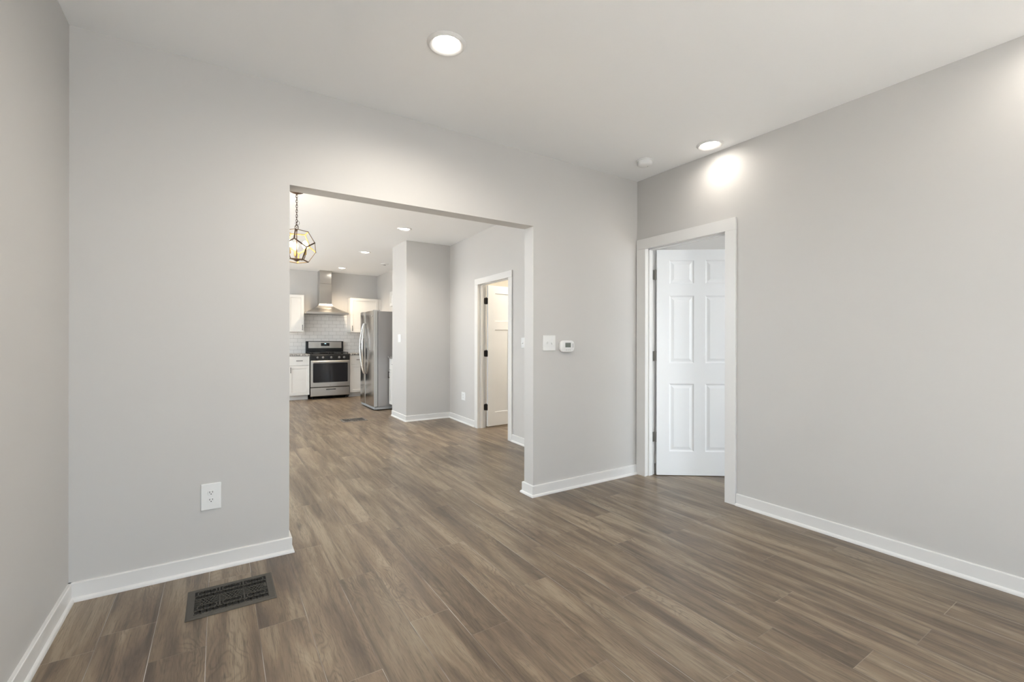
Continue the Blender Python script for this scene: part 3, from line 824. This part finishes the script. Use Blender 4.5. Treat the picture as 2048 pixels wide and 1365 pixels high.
# ------------------------------------------------------------------ range hood
def hood():
    cx = 1.905
    root = thing('range_hood', 'stainless steel chimney range hood above the gas range', 'range hood', (cx, YB, 1.775))
    w2, dp = 0.415, 0.50
    MB().box(-w2, w2, -dp, -0.010, 0, 0.038).build('rim', M_STEELX, root, 0.002)
    loops = []
    for i in range(9):
        s = i / 8; e = (1 - s) ** 1.75
        hw = 0.124 + (w2 - 0.124) * e; yf = 0.250 + (dp - 0.250) * e
        z = 0.038 + 0.190 * s
        loops.append([(-hw, -yf, z), (hw, -yf, z), (hw, -0.010, z), (-hw, -0.010, z)])
    MB().loft(loops).build('canopy', M_STEELX, root, smooth=True)
    MB().box(-0.124, 0.124, -0.250, -0.010, 0.228, 0.655).build('chimney', M_STEELZ, root, 0.004)
    MB().box(-0.119, 0.119, -0.245, -0.010, 0.655, H2 - 1.776).build('chimney_extension', M_STEELZ, root, 0.004)
    for k in range(5):
        x = -0.03 + 0.02 * k + 0.02
        MB().loft([[(x + 0.005 * math.cos(t * math.pi / 6), y, 0.019 + 0.005 * math.sin(t * math.pi / 6)) for t in range(12)] for y in (-dp - 0.003, -dp + 0.002)]).build('button', M_GREYPL, root)
    MB().box(-w2 + 0.05, w2 - 0.05, -dp + 0.05, -0.05, -0.004, 0.001).build('filter', M_GREYMET, root)
hood()

# ------------------------------------------------------------------ gas range
def gas_range():
    cx, yf = 1.922, 9.862
    root = thing('gas_range', 'stainless and black gas range with five knobs under the range hood', 'gas range', (cx, yf, ZK))
    w = 0.379
    MB().box(-w, w, 0.0, 0.605, 0.045, 0.895).build('body', M_BLACK, root, 0.003)
    for sx in (-1, 1):
        for y in (0.05, 0.55):
            MB().lathe([(0.016, 0.0), (0.016, 0.012), (0.010, 0.014), (0.010, 0.047)], (sx * 0.33, y, 0), 12).build('foot', M_BLACK, root)
    # storage drawer
    dr = MB().box(-w + 0.004, w - 0.004, -0.030, -0.001, 0.060, 0.235).build('storage_drawer', M_STEELX, root, 0.010, seg=3)
    MB().box(-0.085, 0.105, -0.036, -0.026, 0.185, 0.200).build('drawer_grip', M_BLACK, dr, 0.002)
    # oven door
    d = MB().box(-w + 0.004, w - 0.004, -0.042, -0.001, 0.248, 0.785).build('oven_door', M_STEELX, root, 0.005)
    MB().loft([[(0.002 + x, y, 0.535 + z) for x, z in rounded_outline(0.672, 0.395, 0.016, 4)] for y in (-0.041, -0.0445)]).build('door_glass', M_GLASSB, d)
    MB().loft([[(0.0 + x, y, 0.276 + z) for x, z in rounded_outline(0.030, 0.011, 0.005, 4)] for y in (-0.041, -0.0435)]).build('emblem', M_SILVER, d)
    hd = MB().tube([(-w + 0.045, -0.078, 0.760), (w - 0.045, -0.078, 0.760)], 0.013, 14)
    for s in (-1, 1): hd.tube([(s * (w - 0.06), -0.040, 0.760), (s * (w - 0.06), -0.078, 0.760)], 0.009, 10)
    hd.build('door_handle', M_STEELX, d, smooth=True)
    # control panel with knobs
    cp = MB().loft([[(-w, y, z) for y, z in ((0.0, 0.790), (-0.045, 0.792), (-0.030, 0.893), (0.0, 0.905))], [(w, y, z) for y, z in ((0.0, 0.790), (-0.045, 0.792), (-0.030, 0.893), (0.0, 0.905))]]).build('control_panel', M_BLACK, root, 0.004)
    for x in (-0.245, -0.145, 0.015, 0.170, 0.268):
        n = 18; kb = MB()
        ax = Vector((0, -1, 0.148)).normalized(); e1 = Vector((1, 0, 0)); e2 = ax.cross(e1)
        c0 = Vector((x, -0.038, 0.842))
        kb.loft([[c0 + ax * dd + e1 * r * math.cos(2 * math.pi * i / n) + e2 * r * math.sin(2 * math.pi * i / n) for i in range(n)] for r, dd in ((0.024, -0.002), (0.024, 0.006), (0.020, 0.008), (0.018, 0.028), (0.014, 0.031))])
        kb.bar(c0 + ax * 0.033 + e2 * 0.016, c0 + ax * 0.033 - e2 * 0.016, 0.006, 0.006, ax)
        kb.build('knob', M_KNOB, root, smooth=True)
    # cooktop, burners and grates
    MB().box(-w - 0.002, w + 0.002, -0.010, 0.600, 0.895, 0.912).build('cooktop', M_BLACK, root, 0.004)
    for x in (-0.21, 0.21):
        for y in (0.16, 0.44):
            MB().lathe([(0.050, 0.911), (0.048, 0.920), (0.034, 0.922), (0.032, 0.928), (0.0, 0.930)], (x, y, 0), 20).build('burner', M_BLACKM, root, smooth=True)
    for s in (-1, 1):
        x0, x1 = (s * 0.362, s * 0.018) if s < 0 else (0.018, 0.362)
        g = MB(); z0, z1 = 0.936, 0.948
        g.box(x0, x1, 0.030, 0.042, z0, z1).box(x0, x1, 0.560, 0.572, z0, z1).box(x0, x0 + 0.012, 0.042, 0.560, z0, z1).box(x1 - 0.012, x1, 0.042, 0.560, z0, z1)
        g.box(x0 + 0.012, x1 - 0.012, 0.295, 0.307, z0, z1)
        xm = (x0 + x1) / 2
        for y in (0.16, 0.44):
            g.box(xm - 0.006, xm + 0.006, y - 0.11, y + 0.11, z0, z1).box(x0 + 0.012, x1 - 0.012, y - 0.006, y + 0.006, z0 + 0.0005, z1 + 0.0005)
        for x in (x0, x1 - 0.012):
            for y in (0.030, 0.560): g.box(x, x + 0.012, y, y + 0.012, 0.911, z0)
        g.build('grate', M_BLACKM, root)
    # backguard
    MB().box(-w, w, 0.545, 0.620, 0.912, 1.175).build('backguard', M_BLACK, root, 0.008, seg=3)
    bp_ = MB().loft([[(0.004 + x, y, 1.095 + z) for x, z in rounded_outline(0.668, 0.135, 0.006, 3)] for y in (0.546, 0.540)]).build('backguard_panel', M_STEELX, root)
    MB().box(-0.083, 0.090, 0.5365, 0.541, 1.072, 1.135).build('display', M_BLACK, bp_)
    MB().box(-0.012, 0.022, 0.5355, 0.537, 1.116, 1.126).build('clock', M_CLOCK, bp_)
gas_range()

# ------------------------------------------------------------------ fridge
def fridge():
    fx, y0, y1, ys = 2.215, 7.775, 8.655, 8.325
    z = zf(8.2)
    root = thing('refrigerator', 'stainless side-by-side refrigerator with a grey side panel beside the stub wall', 'refrigerator', (fx, y0, z))
    L = y1 - y0; S = ys - y0
    MB().box(0.075, 0.78, 0.004, L - 0.004, 0.055, 1.700).build('body', M_GREYMET, root, 0.004)
    MB().box(0.020, 0.72, 0.010, L - 0.010, 0.012, 0.052).build('base_grille', M_GRILLE, root, 0.004)
    for y in (0.06, L - 0.06):
        for x in (0.09, 0.70):
            MB().lathe([(0.018, 0.0), (0.018, 0.014)], (x, y, 0), 12).build('roller', M_BLACKM, root)
    def door(ya, yb, nm):
        # rounded front edges, light edge wrap behind a steel skin
        d = MB().box(0.006, 0.068, ya, yb, 0.062, 1.712).build(nm, M_EDGE, root, 0.004)
        n = 14; lo = []
        for zz in (0.064, 1.710):
            P = []
            for i in range(n + 1):
                t = i / n
                P.append((0.006 - 0.010 * math.sin(math.pi * t) ** 0.6, ya + 0.004 + (yb - ya - 0.008) * t, zz))
            P += [(0.0075, yb - 0.004, zz), (0.0075, ya + 0.004, zz)]
            lo.append(P)
        MB().loft(lo).build('steel_skin', M_STEELF, d, smooth=True)
        return d
    d1 = door(0.0, S - 0.006, 'door'); d2 = door(S + 0.006, L, 'freezer_door')
    MB().box(0.010, 0.12, 0.03, 0.09, 1.701, 1.722).build('hinge_cover', M_GREYPL, root, 0.004)
    MB().box(0.010, 0.12, L - 0.09, L - 0.03, 1.701, 1.722).build('hinge_cover', M_GREYPL, root, 0.004)
    for d, s in ((d1, -1), (d2, 1)):
        pts = []; n = 28
        for i in range(n + 1):
            t = i / n; b = math.sin(math.pi * t)
            pts.append((-0.010 - 0.060 * b ** 0.7, S + s * (0.022 + 0.055 * b), 0.600 + 0.905 * t))
        MB().tube(pts, 0.012, 12, r2=0.016).build('handle', M_STEELZ, d, smooth=True)
    disp = MB().box(-0.008, 0.004, S + 0.085, L - 0.055, 0.90, 1.24).build('dispenser', M_BLACK, d2, 0.004)
    MB().box(-0.010, -0.004, S + 0.105, L - 0.075, 1.15, 1.21).build('dispenser_panel', M_GREYPL, disp, 0.002)
    MB().loft([[(x_, 0.105 + a, 1.620 + b_) for a, b_ in rounded_outline(0.075, 0.022, 0.010, 5)] for x_ in (-0.0045, 0.002)]).build('emblem', M_SILVER, d1)
fridge()

# ------------------------------------------------------------------ warm ceiling lamp in the bathroom (out of view, lights the open door)
bl = thing('flush_ceiling_light', 'warm flush ceiling light inside the bathroom behind the open door', 'ceiling light', (4.55, 4.75, H2))
MB().lathe([(0.15, 0.0), (0.15, -0.015), (0.14, -0.02)], n=32).build('base', M_TRIM, bl, smooth=True)
MB().lathe([(0.14, -0.018), (0.13, -0.05), (0.08, -0.075), (0.0, -0.082)], n=32, cap=False).build('diffuser', mat('warm_lit_diffuser', (1, 1, 1), 0.5, emit=(1.0, 0.80, 0.55), estr=9.0), bl, smooth=True)
ld = bpy.data.lights.new('bathroom_lamp', 'POINT'); ld.energy = 62; ld.color = (1, 0.93, 0.83); ld.shadow_soft_size = 0.08
lo = bpy.data.objects.new('bathroom_glow', ld); COL.objects.link(lo); lo.parent = bl; lo.location = (0, 0, -0.13)
